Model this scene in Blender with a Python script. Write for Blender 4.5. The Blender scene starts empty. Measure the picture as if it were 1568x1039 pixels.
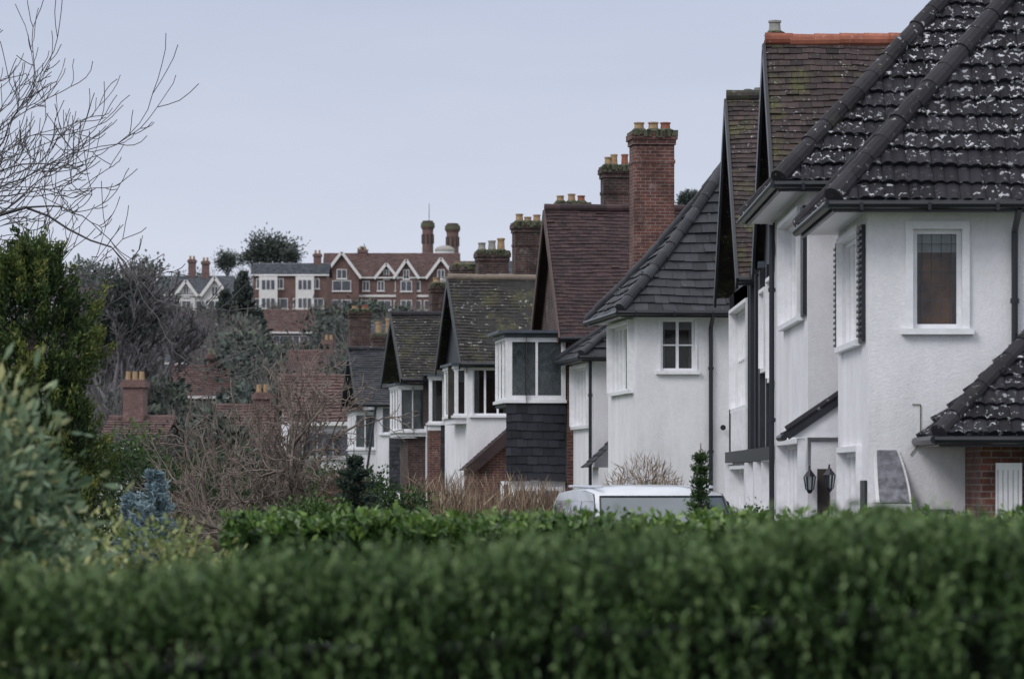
import bpy, math, random
import numpy as np
from mathutils import Vector, Matrix
R=math.radians
rng=np.random.default_rng(7); random.seed(7)
scene=bpy.context.scene
F=5880.0
def bx(px,D): return (px-784)*D/F
def bz(py,D): return 2.0+(735-py)*D/F
V=Vector

# ------------------------------------------------------------ materials
def newmat(name):
    m=bpy.data.materials.new(name); m.use_nodes=True
    nt=m.node_tree; b=nt.nodes['Principled BSDF']
    return m,nt,b
def nd(nt,t,**k):
    n=nt.nodes.new(t)
    for a,v in k.items(): setattr(n,a,v)
    return n
def noise(nt,vec,scale,detail=4,rough=.6):
    n=nd(nt,'ShaderNodeTexNoise'); n.inputs['Scale'].default_value=scale
    n.inputs['Detail'].default_value=detail; n.inputs['Roughness'].default_value=rough
    nt.links.new(vec,n.inputs['Vector']); return n.outputs['Fac']
def ramp(nt,fac,stops):
    r=nd(nt,'ShaderNodeValToRGB'); e=r.color_ramp.elements
    while len(e)<len(stops): e.new(.5)
    for i,(p,c) in enumerate(stops):
        e[i].position=p; e[i].color=(c[0],c[1],c[2],1) if hasattr(c,'__len__') else (c,c,c,1)
    nt.links.new(fac,r.inputs['Fac']); return r.outputs['Color']
def mixc(nt,fac,a,b,mode='MIX'):
    n=nd(nt,'ShaderNodeMixRGB',blend_type=mode)
    for i,x in ((0,fac),(1,a),(2,b)):
        if hasattr(x,'is_linked') or hasattr(x,'node'): nt.links.new(x,n.inputs[i])
        elif hasattr(x,'__len__'): n.inputs[i].default_value=(x[0],x[1],x[2],1)
        else: n.inputs[i].default_value=x
    return n.outputs[0]
def objco(nt,scale=None):
    t=nd(nt,'ShaderNodeTexCoord'); o=t.outputs['Object']
    if scale:
        m=nd(nt,'ShaderNodeMapping'); m.inputs['Scale'].default_value=scale
        nt.links.new(o,m.inputs['Vector']); o=m.outputs['Vector']
    return o
def bump(nt,b,h,s,d=.01):
    n=nd(nt,'ShaderNodeBump'); n.inputs['Strength'].default_value=s; n.inputs['Distance'].default_value=d
    nt.links.new(h,n.inputs['Height']); nt.links.new(n.outputs['Normal'],b.inputs['Normal'])
def plain(name,c,rough=.6,var=.25,scale=6,bs=.2,metal=0,spec=.5):
    m,nt,b=newmat(name); o=objco(nt)
    f=noise(nt,o,scale)
    col=ramp(nt,f,[(.3,[x*(1-var) for x in c]),(.7,[min(1,x*(1+var*.6)) for x in c])])
    nt.links.new(col,b.inputs['Base Color']); b.inputs['Roughness'].default_value=rough
    b.inputs['Metallic'].default_value=metal; b.inputs['Specular IOR Level'].default_value=spec
    if bs: bump(nt,b,noise(nt,o,scale*12),bs,.004)
    return m
def stucco(name,c,dirt):
    m,nt,b=newmat(name); o=objco(nt)
    f=noise(nt,o,.7,6,.6)
    col=ramp(nt,f,[(.32,dirt),(.56,c)])
    st=noise(nt,objco(nt,(3,3,.6)),1.0,5,.6)
    k=ramp(nt,st,[(.30,.86),(.52,1.0)])
    col=mixc(nt,.7,col,k,'MULTIPLY')
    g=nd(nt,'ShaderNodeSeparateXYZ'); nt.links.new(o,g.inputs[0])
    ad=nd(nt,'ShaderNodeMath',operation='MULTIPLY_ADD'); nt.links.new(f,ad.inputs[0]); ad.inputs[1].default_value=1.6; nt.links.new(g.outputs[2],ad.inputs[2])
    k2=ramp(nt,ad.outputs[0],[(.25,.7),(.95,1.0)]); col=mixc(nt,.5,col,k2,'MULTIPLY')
    fine=noise(nt,o,14,5,.7); col=mixc(nt,.6,col,ramp(nt,fine,[(.3,.86),(.6,1.0)]),'MULTIPLY')
    nt.links.new(col,b.inputs['Base Color']); b.inputs['Roughness'].default_value=.85
    bump(nt,b,noise(nt,o,30,4,.65),.6,.016)
    return m
def brick(name,c1,c2,mortar,soot=.35):
    m,nt,b=newmat(name)
    t=nd(nt,'ShaderNodeTexCoord'); s=nd(nt,'ShaderNodeSeparateXYZ'); nt.links.new(t.outputs['Object'],s.inputs[0])
    a=nd(nt,'ShaderNodeMath',operation='ADD'); nt.links.new(s.outputs[0],a.inputs[0]); nt.links.new(s.outputs[1],a.inputs[1])
    c=nd(nt,'ShaderNodeCombineXYZ'); nt.links.new(a.outputs[0],c.inputs[0]); nt.links.new(s.outputs[2],c.inputs[1])
    br=nd(nt,'ShaderNodeTexBrick'); nt.links.new(c.outputs[0],br.inputs['Vector'])
    br.inputs['Scale'].default_value=1; br.inputs['Brick Width'].default_value=.225; br.inputs['Row Height'].default_value=.078
    br.inputs['Mortar Size'].default_value=.009; br.inputs['Mortar Smooth'].default_value=.2; br.inputs['Bias'].default_value=-.1
    br.inputs['Color1'].default_value=(*c1,1); br.inputs['Color2'].default_value=(*c2,1); br.inputs['Mortar'].default_value=(*mortar,1)
    n=noise(nt,t.outputs['Object'],1.7,6,.7)
    k=ramp(nt,n,[(.36,soot),(.6,1.0)])
    col=mixc(nt,.8,br.outputs['Color'],k,'MULTIPLY')
    n2=noise(nt,t.outputs['Object'],9,4,.7)
    col=mixc(nt,.7,col,ramp(nt,n2,[(.35,.45),(.65,1.0)]),'MULTIPLY')
    n3=noise(nt,t.outputs['Object'],2.6,5,.7); col=mixc(nt,ramp(nt,n3,[(.56,0),(.70,.4)]),col,(.30,.27,.25))
    nt.links.new(col,b.inputs['Base Color']); b.inputs['Roughness'].default_value=.9
    bump(nt,b,br.outputs['Fac'],-.4,.01)
    return m
def tilemat(name,dark,light,moss=None,mossamt=.5,lichen=None,lichamt=.6,lscale=16,rough=.75,lmask=.40):
    m,nt,b=newmat(name); o=objco(nt)
    at=nd(nt,'ShaderNodeAttribute',attribute_name='tint')
    col=ramp(nt,at.outputs['Fac'],[(0,dark),(1,light)])
    col=mixc(nt,.7,col,ramp(nt,noise(nt,o,3,5,.7),[(.35,.5),(.65,1.0)]),'MULTIPLY')
    if moss:
        f=noise(nt,o,1.6,8,.72); f2=ramp(nt,f,[(mossamt-.04,0),(mossamt+.08,.85)])
        col=mixc(nt,f2,col,moss)
    if lichen:
        f=noise(nt,o,lscale,3,.6); g=noise(nt,o,1.3,3,.6)
        f=ramp(nt,f,[(lichamt,0),(lichamt+.04,1)]); g=ramp(nt,g,[(lmask,0.05),(lmask+.2,1)])
        col=mixc(nt,mixc(nt,1,f,g,'MULTIPLY'),col,lichen)
    nt.links.new(col,b.inputs['Base Color']); b.inputs['Roughness'].default_value=rough
    b.inputs['Specular IOR Level'].default_value=.3
    bump(nt,b,noise(nt,o,40,4),.5,.006)
    return m
def leafmat(name,stops,rough=.55,trans=.2,spec=.35):
    m,nt,b=newmat(name)
    at=nd(nt,'ShaderNodeAttribute',attribute_name='tint')
    col=ramp(nt,at.outputs['Fac'],stops)
    nt.links.new(col,b.inputs['Base Color']); b.inputs['Roughness'].default_value=rough
    b.inputs['Specular IOR Level'].default_value=spec
    if trans:
        tr=nd(nt,'ShaderNodeBsdfTranslucent'); nt.links.new(col,tr.inputs['Color'])
        mx=nd(nt,'ShaderNodeMixShader'); mx.inputs[0].default_value=trans
        out=[n for n in nt.nodes if n.type=='OUTPUT_MATERIAL'][0]
        nt.links.new(b.outputs[0],mx.inputs[1]); nt.links.new(tr.outputs[0],mx.inputs[2]); nt.links.new(mx.outputs[0],out.inputs[0])
    return m
def glassmat(name='window_glass',refl=1.5):
    m,nt,b=newmat(name)
    out=[n for n in nt.nodes if n.type=='OUTPUT_MATERIAL'][0]
    nt.nodes.remove(b)
    tr=nd(nt,'ShaderNodeBsdfTransparent'); tr.inputs[0].default_value=(.75,.8,.8,1)
    gl=nd(nt,'ShaderNodeBsdfGlossy'); gl.inputs['Roughness'].default_value=.03; gl.inputs[0].default_value=(.9,.9,.9,1)
    fr=nd(nt,'ShaderNodeFresnel'); fr.inputs[0].default_value=1.6
    g=nd(nt,'ShaderNodeBump'); g.inputs['Strength'].default_value=.08; g.inputs['Distance'].default_value=.02
    nt.links.new(noise(nt,objco(nt),3,1),g.inputs['Height']); nt.links.new(g.outputs[0],gl.inputs['Normal'])
    ad=nd(nt,'ShaderNodeMath',operation='MULTIPLY_ADD'); nt.links.new(fr.outputs[0],ad.inputs[0]); ad.inputs[1].default_value=refl; ad.inputs[2].default_value=.02
    mx=nd(nt,'ShaderNodeMixShader'); nt.links.new(ad.outputs[0],mx.inputs[0]); nt.links.new(tr.outputs[0],mx.inputs[1]); nt.links.new(gl.outputs[0],mx.inputs[2])
    nt.links.new(mx.outputs[0],out.inputs[0]); return m

M={}
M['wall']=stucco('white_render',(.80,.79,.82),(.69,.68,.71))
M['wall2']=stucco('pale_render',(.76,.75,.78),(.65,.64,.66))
M['brick']=brick('red_brick',(.20,.070,.052),(.12,.047,.042),(.26,.22,.20))
M['brickd']=brick('dark_brick',(.11,.052,.045),(.06,.036,.034),(.14,.125,.12),.25)
M['brickf']=brick('far_red_brick',(.20,.105,.092),(.16,.086,.080),(.22,.18,.17),.75)  # muted and paled: distance haze is put into the colour
M['slate']=tilemat('dark_concrete_tile',(.010,.010,.015),(.028,.027,.036),lichen=(.52,.52,.56),lichamt=.585,lscale=13,moss=(.04,.038,.028),mossamt=.64,lmask=.36)
M['slate2']=tilemat('grey_tile',(.018,.020,.026),(.048,.051,.062),lichen=(.22,.22,.2),lichamt=.68,lscale=13,rough=.55,moss=(.04,.042,.03),mossamt=.66)
M['plain']=tilemat('brown_clay_tile',(.030,.024,.025),(.074,.052,.052),moss=(.085,.086,.035),mossamt=.56,lichen=(.36,.36,.35),lichamt=.64)
M['plainr']=tilemat('red_clay_tile',(.036,.024,.027),(.072,.042,.044),moss=(.04,.038,.028),mossamt=.66)
M['mossy']=tilemat('mossy_tile',(.020,.020,.021),(.047,.042,.041),moss=(.055,.054,.025),mossamt=.54,lichen=(.33,.34,.32),lichamt=.62,lscale=9)
M['hip']=tilemat('hip_tile',(.020,.019,.024),(.034,.032,.040),lichen=(.36,.36,.37),lichamt=.64,lscale=12,moss=(.05,.045,.03),mossamt=.62)
M['terra']=tilemat('terracotta_ridge',(.26,.085,.055),(.38,.14,.09),lichen=(.4,.4,.36),lichamt=.62)
M['farroof']=tilemat('far_red_roof',(.115,.074,.072),(.16,.10,.095))  # haze painted in as a paler, greyer red
M['farroofg']=tilemat('far_grey_roof',(.09,.10,.12),(.14,.15,.17))  # lightened grey, with the distance haze in the colour
M['hung']=tilemat('hung_slate',(.014,.016,.022),(.034,.036,.048),rough=.5)
M['paint']=plain('white_paint',(.79,.79,.82),.4,.10,8,.05)
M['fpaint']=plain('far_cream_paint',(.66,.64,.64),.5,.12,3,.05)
M['fpane']=plain('hazed_far_pane',(.085,.09,.11),.3,.4,2,0)  # dark panes lifted in tone to paint in haze
M['black']=plain('black_paint',(.014,.016,.024),.4,.3,5,.1)
M['gutter']=plain('black_gutter',(.012,.014,.02),.35,.3,4,.1)
M['barge']=plain('dark_brown_verge',(.07,.04,.035),.6,.3,5,.1)
M['dark']=plain('dark_interior',(.045,.037,.034),.9,.7,2,0)
M['pale']=plain('pale_backing',(.42,.44,.45),.9,.45,2.5,.1)  # pale sheet set just behind some panes
M['curtain']=plain('curtain_fabric',(.38,.38,.39),.9,.25,4,.1)
M['blind']=plain('brown_curtain',(.34,.155,.085),.9,.65,2.2,.1)
M['pot']=plain('ochre_pot',(.34,.23,.13),.8,.35,8,.2)
M['potr']=plain('terracotta_pot',(.27,.10,.065),.8,.35,8,.2)
M['potg']=plain('grey_pot',(.3,.29,.27),.8,.35,8,.2)
M['cement']=plain('mossy_cement',(.085,.09,.055),.9,.5,9,.4)
M['stone']=plain('grey_stone',(.20,.20,.23),.9,.65,9,.9)
M['lead']=plain('lead_sheet',(.07,.085,.11),.45,.3,3,.1)
M['bark']=plain('bark',(.115,.09,.08),.9,.4,9,.4)
M['barkl']=plain('lichen_bark',(.21,.17,.15),.9,.45,4,.4)
M['barkd']=plain('grey_bark',(.10,.095,.10),.9,.35,6,.3)
M['barkf']=plain('far_bark',(.15,.14,.15),.9,.35,6,.3)  # paler bark tone carries painted distance haze
M['glass']=glassmat(); M['glass_dim']=glassmat('dim_glass',.5)
M['wood']=plain('weathered_wood',(.2,.16,.13),.8,.3,5,.3)

# ------------------------------------------------------------ mesh helpers
def make_obj(name,verts,faces,mat,tints=None,parent=None,smooth=False):
    me=bpy.data.meshes.new(name); me.from_pydata([tuple(v) for v in verts],[],faces)
    me.materials.append(mat)
    if tints is not None:
        a=me.attributes.new('tint','FLOAT','FACE'); a.data.foreach_set('value',np.array(tints,dtype=np.float32))
    if smooth: me.polygons.foreach_set('use_smooth',[True]*len(me.polygons))
    me.update()
    o=bpy.data.objects.new(name,me); scene.collection.objects.link(o)
    if parent: o.parent=parent
    return o
def empty(name,loc=(0,0,0),rot=0):
    e=bpy.data.objects.new(name,None); e.location=loc; e.rotation_euler=(0,0,rot); e.empty_display_size=.5
    scene.collection.objects.link(e); return e
def lerp(a,b,t): return a+(b-a)*t

class House:
    def __init__(s,name,loc,rot=0):
        s.loc=V((loc[0],loc[1],loc[2] if len(loc)>2 else 0)); s.rot=R(rot)
        s.e=empty(name,s.loc,s.rot); s.parts={}; s.inv=(Matrix.Translation(s.loc)@Matrix.Rotation(s.rot,4,'Z')).inverted()
    def g(s,part,mat):
        return s.parts.setdefault((part,mat),([],[],[]))
    def poly(s,part,mat,pts,tint=.5):
        v,f,t=s.g(part,mat); n=len(v); v.extend(tuple(p) for p in pts); f.append(tuple(range(n,n+len(pts)))); t.append(tint)
    def mesh(s,part,mat,vs,fs,tint=.5):
        v,f,t=s.g(part,mat); n=len(v); v.extend(tuple(p) for p in vs)
        for q in fs: f.append(tuple(n+i for i in q)); t.append(tint)
    def box(s,part,mat,x0,x1,y0,y1,z0,z1,tint=.5):
        vs=[(x,y,z) for z in (z0,z1) for y in (y0,y1) for x in (x0,x1)]
        s.mesh(part,mat,vs,[(0,2,3,1),(4,5,7,6),(0,1,5,4),(2,6,7,3),(0,4,6,2),(1,3,7,5)],tint)
    def beam(s,part,mat,p,q,w,h):
        p=V(p);q=V(q);d=(q-p).normalized(); up=V((0,0,1)) if abs(d.z)<.95 else V((1,0,0))
        a=d.cross(up).normalized(); b=a.cross(d).normalized()
        vs=[c+a*i*w/2+b*j*h/2 for c in (p,q) for i,j in ((-1,-1),(1,-1),(1,1),(-1,1))]
        s.mesh(part,mat,vs,[(0,1,2,3),(7,6,5,4),(0,4,5,1),(1,5,6,2),(2,6,7,3),(3,7,4,0)])
    def tube(s,part,mat,p,q,r0,r1=None,sides=8,tint=.5):
        r1=r0 if r1 is None else r1
        p=V(p);q=V(q);d=(q-p).normalized(); up=V((0,0,1)) if abs(d.z)<.9 else V((1,0,0))
        a=d.cross(up).normalized(); b=a.cross(d).normalized()
        vs=[]
        for c,r in ((p,r0),(q,r1)):
            for i in range(sides):
                t=2*math.pi*i/sides; vs.append(c+(a*math.cos(t)+b*math.sin(t))*r)
        fs=[(i,(i+1)%sides,sides+(i+1)%sides,sides+i) for i in range(sides)]+[tuple(range(sides)),tuple(range(2*sides-1,sides-1,-1))]
        s.mesh(part,mat,vs,fs,tint)
    def wall(s,part,mat,axis,c,u0,u1,z0,z1,holes=(),depth=.14):
        P=(lambda u,d,z:(u,c+d,z)) if axis=='y' else (lambda u,d,z:(c+d,u,z))
        us=sorted({u0,u1,*[h[0] for h in holes],*[h[1] for h in holes]}); zs=sorted({z0,z1,*[h[2] for h in holes],*[h[3] for h in holes]})
        for i in range(len(us)-1):
            for j in range(len(zs)-1):
                um=(us[i]+us[i+1])/2; zm=(zs[j]+zs[j+1])/2
                if any(h[0]<um<h[1] and h[2]<zm<h[3] for h in holes): continue
                s.poly(part,mat,[P(us[i],0,zs[j]),P(us[i+1],0,zs[j]),P(us[i+1],0,zs[j+1]),P(us[i],0,zs[j+1])])
        for a,b,lo,hi in [h[:4] for h in holes]:
            for q in ([(a,lo),(a,hi)],[(b,lo),(b,hi)],[(a,lo),(b,lo)],[(a,hi),(b,hi)]):
                (ua,za),(ub,zb)=q
                s.poly(part,mat,[P(ua,0,za),P(ub,0,zb),P(ub,depth,zb),P(ua,depth,za)])
    def window(s,axis,c,u0,u1,z0,z1,nx=2,nz=1,trim=.05,sill=True,lattice=0,curtain=True,proud=.03,frame='paint',back='dark',fw=.055,inset=.05,pane='glass'):
        def B(part,mat,a,b,d0,d1,lo,hi):
            if axis=='y': s.box(part,mat,a,b,c+d0,c+d1,lo,hi)
            else: s.box(part,mat,c+d0,c+d1,a,b,lo,hi)
        P=(lambda u,d,z:(u,c+d,z)) if axis=='y' else (lambda u,d,z:(c+d,u,z))
        i0=inset;i1=inset+.06
        B('window_frame',frame,u0,u0+fw,i0,i1,z0,z1);B('window_frame',frame,u1-fw,u1,i0,i1,z0,z1)
        B('window_frame',frame,u0+fw,u1-fw,i0,i1,z0,z0+fw);B('window_frame',frame,u0+fw,u1-fw,i0,i1,z1-fw,z1)
        for i in range(1,nx):
            u=u0+(u1-u0)*i/nx; B('window_frame',frame,u-.03,u+.03,i0+.004,i1-.004,z0+fw,z1-fw)
        for j in range(1,nz):
            z=z0+(z1-z0)*j/nz; B('window_frame',frame,u0+fw,u1-fw,i0+.008,i1-.008,z-.015,z+.015)
        g=i0+.035
        s.poly('window_pane',pane,[P(u0,g,z0),P(u1,g,z0),P(u1,g,z1),P(u0,g,z1)])
        bd=.16 if back=='pale' else (.3 if back=='blind' else .5)
        s.poly('pane_backing',back,[P(u0-.2*(bd>.2),bd,z0-.1),P(u1+.2*(bd>.2),bd,z0-.1),P(u1+.2*(bd>.2),bd,z1+.1),P(u0-.2*(bd>.2),bd,z1+.1)])  # backing sheet behind the pane; its dark colour stands for the unlit room
        if curtain:
            w=(u1-u0)*random.uniform(.15,.24)
            for a,b in ((u0+.02,u0+w),(u1-w,u1-.02)):
                n=8
                for k in range(n):
                    ua=lerp(a,b,k/n);ub=lerp(a,b,(k+1)/n); da=.13+.02*(k%2);db=.13+.02*((k+1)%2)
                    s.poly('curtain','curtain' if back!='blind' else 'wood',[P(ua,da,z0),P(ub,db,z0),P(ub,db,z1),P(ua,da,z1)])
            if random.random()<.5:
                hgt=(z1-z0)*random.uniform(.1,.3); s.poly('blind','curtain',[P(u0,.12,z1-hgt),P(u1,.12,z1-hgt),P(u1,.12,z1),P(u0,.12,z1)])
        if lattice:
            w=u1-u0;h=z1-z0
            gg=g-.008
            for sg in (1,-1):
                t=-h*.6
                while t<w+h*.6:
                    f=lambda z:u0+t+sg*.6*(z-(z0+z1)/2)
                    N=40
                    zl=[lerp(z0,z1,i/N) for i in range(N+1)]
                    run=[z for z in zl if u0<=f(z)<=u1]
                    if len(run)>1:
                        a,b=run[0],run[-1]; hw_=.007
                        s.poly('leading','lead',[P(f(a)-hw_,gg,a),P(f(a)+hw_,gg,a),P(f(b)+hw_,gg,b),P(f(b)-hw_,gg,b)])
                    t+=lattice
        if trim:
            B('window_trim',frame,u0-trim,u0-.001,-proud,.01,z0,z1+trim);B('window_trim',frame,u1+.001,u1+trim,-proud,.01,z0,z1+trim)
            B('window_trim',frame,u0,u1,-proud,.008,z1+.001,z1+trim)
        if sill: B('window_sill',frame,u0-trim-.05,u1+trim+.05,-.09,.06,z0-.07,z0-.001)
    def slope(s,part,mat,bl,br,tl,tr,gauge,width,thick,wave=0,sag=0,bow=0):
        bl,br,tl,tr=map(V,(bl,br,tl,tr))
        e=(br-bl).normalized(); n=e.cross(((tl+tr)/2-(bl+br)/2)).normalized()
        if n.z<-.01 or (abs(n.z)<=.01 and (n.y>0.01)): n=-n
        up=n.cross(e).normalized()
        if up.dot(tl-bl)<0: up=-up
        H=(tl-bl).dot(up); nv=max(1,int(round(H/gauge)))
        for i in range(nv):
            v0=i/nv; v1=(i+1)/nv
            L=lerp(bl,tl,v0);Rr=lerp(br,tr,v0);L1=lerp(bl,tl,v1);R1=lerp(br,tr,v1)
            s0=V((0,0,-sag*4*v0*(1-v0)));s1=V((0,0,-sag*4*v1*(1-v1)))
            s.poly(part+'_deck',mat,[L+s0,Rr+s0,R1+s1,L1+s1],.2)
            uL=((L+L1)/2-bl).dot(e);uR=((Rr+R1)/2-bl).dot(e)
            st=(i%2)*width/2 if wave==0 else 0
            k=math.floor((uL-st)/width); O0=bl+up*(H*v0-.02)+s0; O1=bl+up*(H*v1+.01)+s1
            ln=max(.01,(br-bl).length)
            bk=(lambda u: -bow*math.sin(math.pi*min(1,max(0,u/ln)))+.014*math.sin(u*2.3+i*.2))
            while st+k*width<uR-.01:
                a=max(uL,st+k*width);b=min(uR,st+(k+1)*width-.006); k+=1
                if b-a<.02: continue
                tint=min(1,max(0,random.gauss(.5,.32))); hb=thick*random.uniform(1.1,1.9)+(.02 if random.random()<.015 else 0); ht=thick*.2
                segs=6 if wave else 1
                du=random.uniform(-.012,.012)
                vs=[];fs=[]
                for q in range(segs+1):
                    x=lerp(a,b,q/segs)
                    ph=((x-st)/width)%1.0
                    w=wave*(abs(math.sin(math.pi*ph*2))**.7) if wave else 0
                    z=V((0,0,bk(x)))
                    vs+= [O0+e*x-up*du+z, O0+e*x+n*(hb+w)-up*du+z, O1+e*x+n*(ht+w*.6)+z]
                for q in range(segs):
                    o=q*3; fs+=[(o,o+3,o+4,o+1),(o+1,o+4,o+5,o+2)]
                fs+=[(0,1,2),(segs*3,segs*3+2,segs*3+1)]
                s.mesh(part,mat,vs,fs,tint)
    def caps(s,part,mat,p,q,r,seg=.4,sag=0):
        p=V(p);q=V(q);n=max(1,int((q-p).length/seg))
        for i in range(n):
            a=i/n;b=min(1,(i+1.12)/n); j=V((random.uniform(-.008,.008),0,random.uniform(-.012,.012)))
            A=lerp(p,q,a)-V((0,0,sag*4*a*(1-a)))+j;B=lerp(p,q,b)-V((0,0,sag*4*b*(1-b)))+j
            s.tube(part,mat,A,B,r*1.03,r*.95,12,random.random())
    def hip_wing(s,y0,y1,x1,ze,zr,ov,mat,gauge,width,thick,wave=0,sag=0,capm='hip',x0=0,capr=.12,gut='gutter'):
        X=x0-ov;Y0=y0-ov;Y1=y1+ov;ym=(Y0+Y1)/2;h=(Y1-Y0)/2; ap=(X+h,ym,zr)
        s.slope('roof_tiles',mat,(X,Y0,ze),(x1,Y0,ze),ap,(x1,ym,zr),gauge,width,thick,wave,sag)
        s.slope('roof_tiles',mat,(X,Y1,ze),(X,Y0,ze),ap,ap,gauge,width,thick,wave,sag)
        s.poly('roof_back',mat,[(X,Y1,ze),(x1,Y1,ze),(x1,ym,zr),ap])
        s.caps('hip_tiles',capm,(X,Y0,ze+.05),V(ap)+V((0,0,.05)),capr,.38,sag); s.caps('hip_tiles',capm,(X,Y1,ze+.05),ap,capr,.38,sag)
        s.caps('ridge_tiles',capm,(ap[0],ym,zr+.05),(x1,ym,zr+.05),capr,.4)
        s.poly('soffit','paint',[(X+.03,Y0+.03,ze-.06),(x1,Y0+.03,ze-.06),(x1,y0+.05,ze-.06),(X+.03,y0+.05,ze-.06)])
        s.poly('soffit','paint',[(X+.03,Y0+.03,ze-.064),(x0+.05,Y0+.03,ze-.064),(x0+.05,Y1,ze-.064),(X+.03,Y1,ze-.064)])
        s.box('fascia',gut,X,x1,Y0-.002,Y0+.03,ze-.12,ze);s.box('fascia',gut,X-.002,X+.03,Y0,Y1,ze-.12,ze)
        s.tube('gutter',gut,(X-.06,Y0-.06,ze-.03),(x1,Y0-.06,ze-.03),.055);s.tube('gutter',gut,(X-.06,Y0-.06,ze-.03),(X-.06,Y1,ze-.03),.055)
        k=0
        while X+.3+k<x1:
            s.box('gutter_bracket',gut,X+.3+k,X+.34+k,Y0-.125,Y0,ze-.10,ze-.01); k+=.8
    def gable(s,x0,x1,y0,y1,ze,zr,ov,mat,gauge,width,thick,capm='hip',front='wall',barge='black',fo=.3,capr=.11,bow=0,wave=0):
        X=x0-fo;Y0=y0-ov;Y1=y1+ov;ym=(Y0+Y1)/2
        s.slope('roof_tiles',mat,(X,Y0,ze),(x1,Y0,ze),(X,ym,zr),(x1,ym,zr),gauge,width,thick,wave,0,bow)
        s.slope('roof_tiles_rear',mat,(X,Y1,ze),(x1,Y1,ze),(X,ym,zr),(x1,ym,zr),gauge*3,width*3,thick)
        zw=ze+ov*(zr-ze)/(ym-Y0)
        s.poly('gable_wall',front,[(x0,y0,ze-.3),(x0,y1,ze-.3),(x0,y1,zw),(x0,ym,zr-.05),(x0,y0,zw)])
        for Y in (Y0,Y1):
            s.beam('barge_board',barge,(X-.02,Y,ze-.1),(X-.02,ym,zr-.1),.045,.24)
        s.caps('ridge_tiles',capm,(X,ym,zr+.03),(x1,ym,zr+.03),capr,.38)
        s.box('fascia','gutter',X,x1,Y0+.01,Y0+.035,ze-.13,ze-.01)
        s.tube('gutter','gutter',(X,Y0-.05,ze-.04),(x1,Y0-.05,ze-.04),.055)
        s.poly('soffit','paint',[(X,Y0+.03,ze-.07),(x1,Y0+.03,ze-.07),(x1,y0+.05,ze-.07),(X,y0+.05,ze-.07)])
    def chimney(s,wx0,wx1,D,z0,z1,dep=.6,pots=2,mat='brick',potm=('pot','potr'),cap='cement',ph=.35):
        w=wx1-wx0; c=s.inv@V(((wx0+wx1)/2,D,0)); x0=c.x-w/2+.06;x1=c.x+w/2-.06;y0=c.y;y1=c.y+dep; zo=s.loc.z
        z0-=zo;z1-=zo
        s.box('chimney_stack',mat,x0,x1,y0,y1,z0,z1-.32)
        s.box('chimney_corbel',mat,x0-.035,x1+.035,y0-.035,y1+.035,z1-.32,z1-.20)
        s.box('chimney_corbel',mat,x0-.07,x1+.07,y0-.07,y1+.07,z1-.20,z1-.06)
        s.box('chimney_cap',cap,x0-.05,x1+.05,y0-.05,y1+.05,z1-.06,z1)
        s.box('chimney_band',mat,x0-.02,x1+.02,y0-.02,y1+.02,z1-.75,z1-.67)
        for i in range(14):
            xx=random.uniform(x0-.05,x1+.0); s.box('moss_tuft',cap,xx,xx+random.uniform(.04,.14),y0-.095,y0-.02,z1-.07-random.uniform(0,.10),z1+random.uniform(0,.03))
        for i in range(pots):
            px=lerp(x0,x1,(i+.5)/pots)+random.uniform(-.04,.04); r=min(.13,w/pots*.32); h=ph*random.uniform(.75,1.15); m=potm[i%len(potm)]; py=(y0+y1)/2
            s.tube('chimney_pot',m,(px,py,z1),(px,py,z1+h),r*1.12,r*.9,12); s.tube('chimney_pot',m,(px,py,z1+h*.86),(px,py,z1+h),r*1.12,r*1.12,12)
            s.tube('chimney_pot_flue','dark',(px,py,z1+h),(px,py,z1+h+.005),r*.8,r*.8,12)
            s.tube('flaunching',cap,(px,py,z1),(px,py,z1+.08),r*1.9,r*1.2,10)
    def bay(s,x0,x1,y0,y1,zb,zs,zt,nx=3,ny=3,apron='wall',roof='lead',lattice=0,nz=1,fascia='paint',curtain=True,ov=.12,back='dark',fw=.055):
        s.box('bay_apron',apron,x0+.01,x1,y0+.01,y1,zb,zs-.02)
        s.window('y',y0,x0+.05,x1,zs,zt,nx,nz,trim=0,sill=False,lattice=lattice,curtain=curtain,inset=0,back=back,fw=fw)
        s.window('x',x0,y0+.08,y1,zs,zt,ny,nz,trim=0,sill=False,lattice=0,curtain=False,inset=0)
        s.box('bay_post','paint',x0-.005,x0+.055,y0-.005,y0+.055,zs,zt)
        s.box('bay_sill','paint',x0-.06,x1+.02,y0-.07,y1,zs-.075,zs-.002)
        s.box('bay_fascia',fascia,x0-.04,x1,y0-.04,y1,zt+.002,zt+.10)
        s.box('bay_roof',roof,x0-ov,x1+ov*.5,y0-ov,y1,zt+.102,zt+.17)
    def pipe(s,pts,r=.04,mat='gutter'):
        for a,b in zip(pts[:-1],pts[1:]): s.tube('downpipe',mat,a,b,r)
        for k in range(3):
            t=(k+.5)/3; p=lerp(V(pts[-2]),V(pts[-1]),t); s.tube('downpipe_collar',mat,p-V((0,0,.03)),p+V((0,0,.03)),r*1.35)
    def shell(s,mat,x1,y1,zt,x0=0,y0=0):
        s.wall('wall_rear',mat,'y',y1,x0,x1,0,zt); s.wall('wall_far_side',mat,'x',x1,y0,y1,0,zt)
    def finish(s):
        for (part,mat),(v,f,t) in s.parts.items(): make_obj(part,v,f,M[mat],t,s.e)

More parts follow.
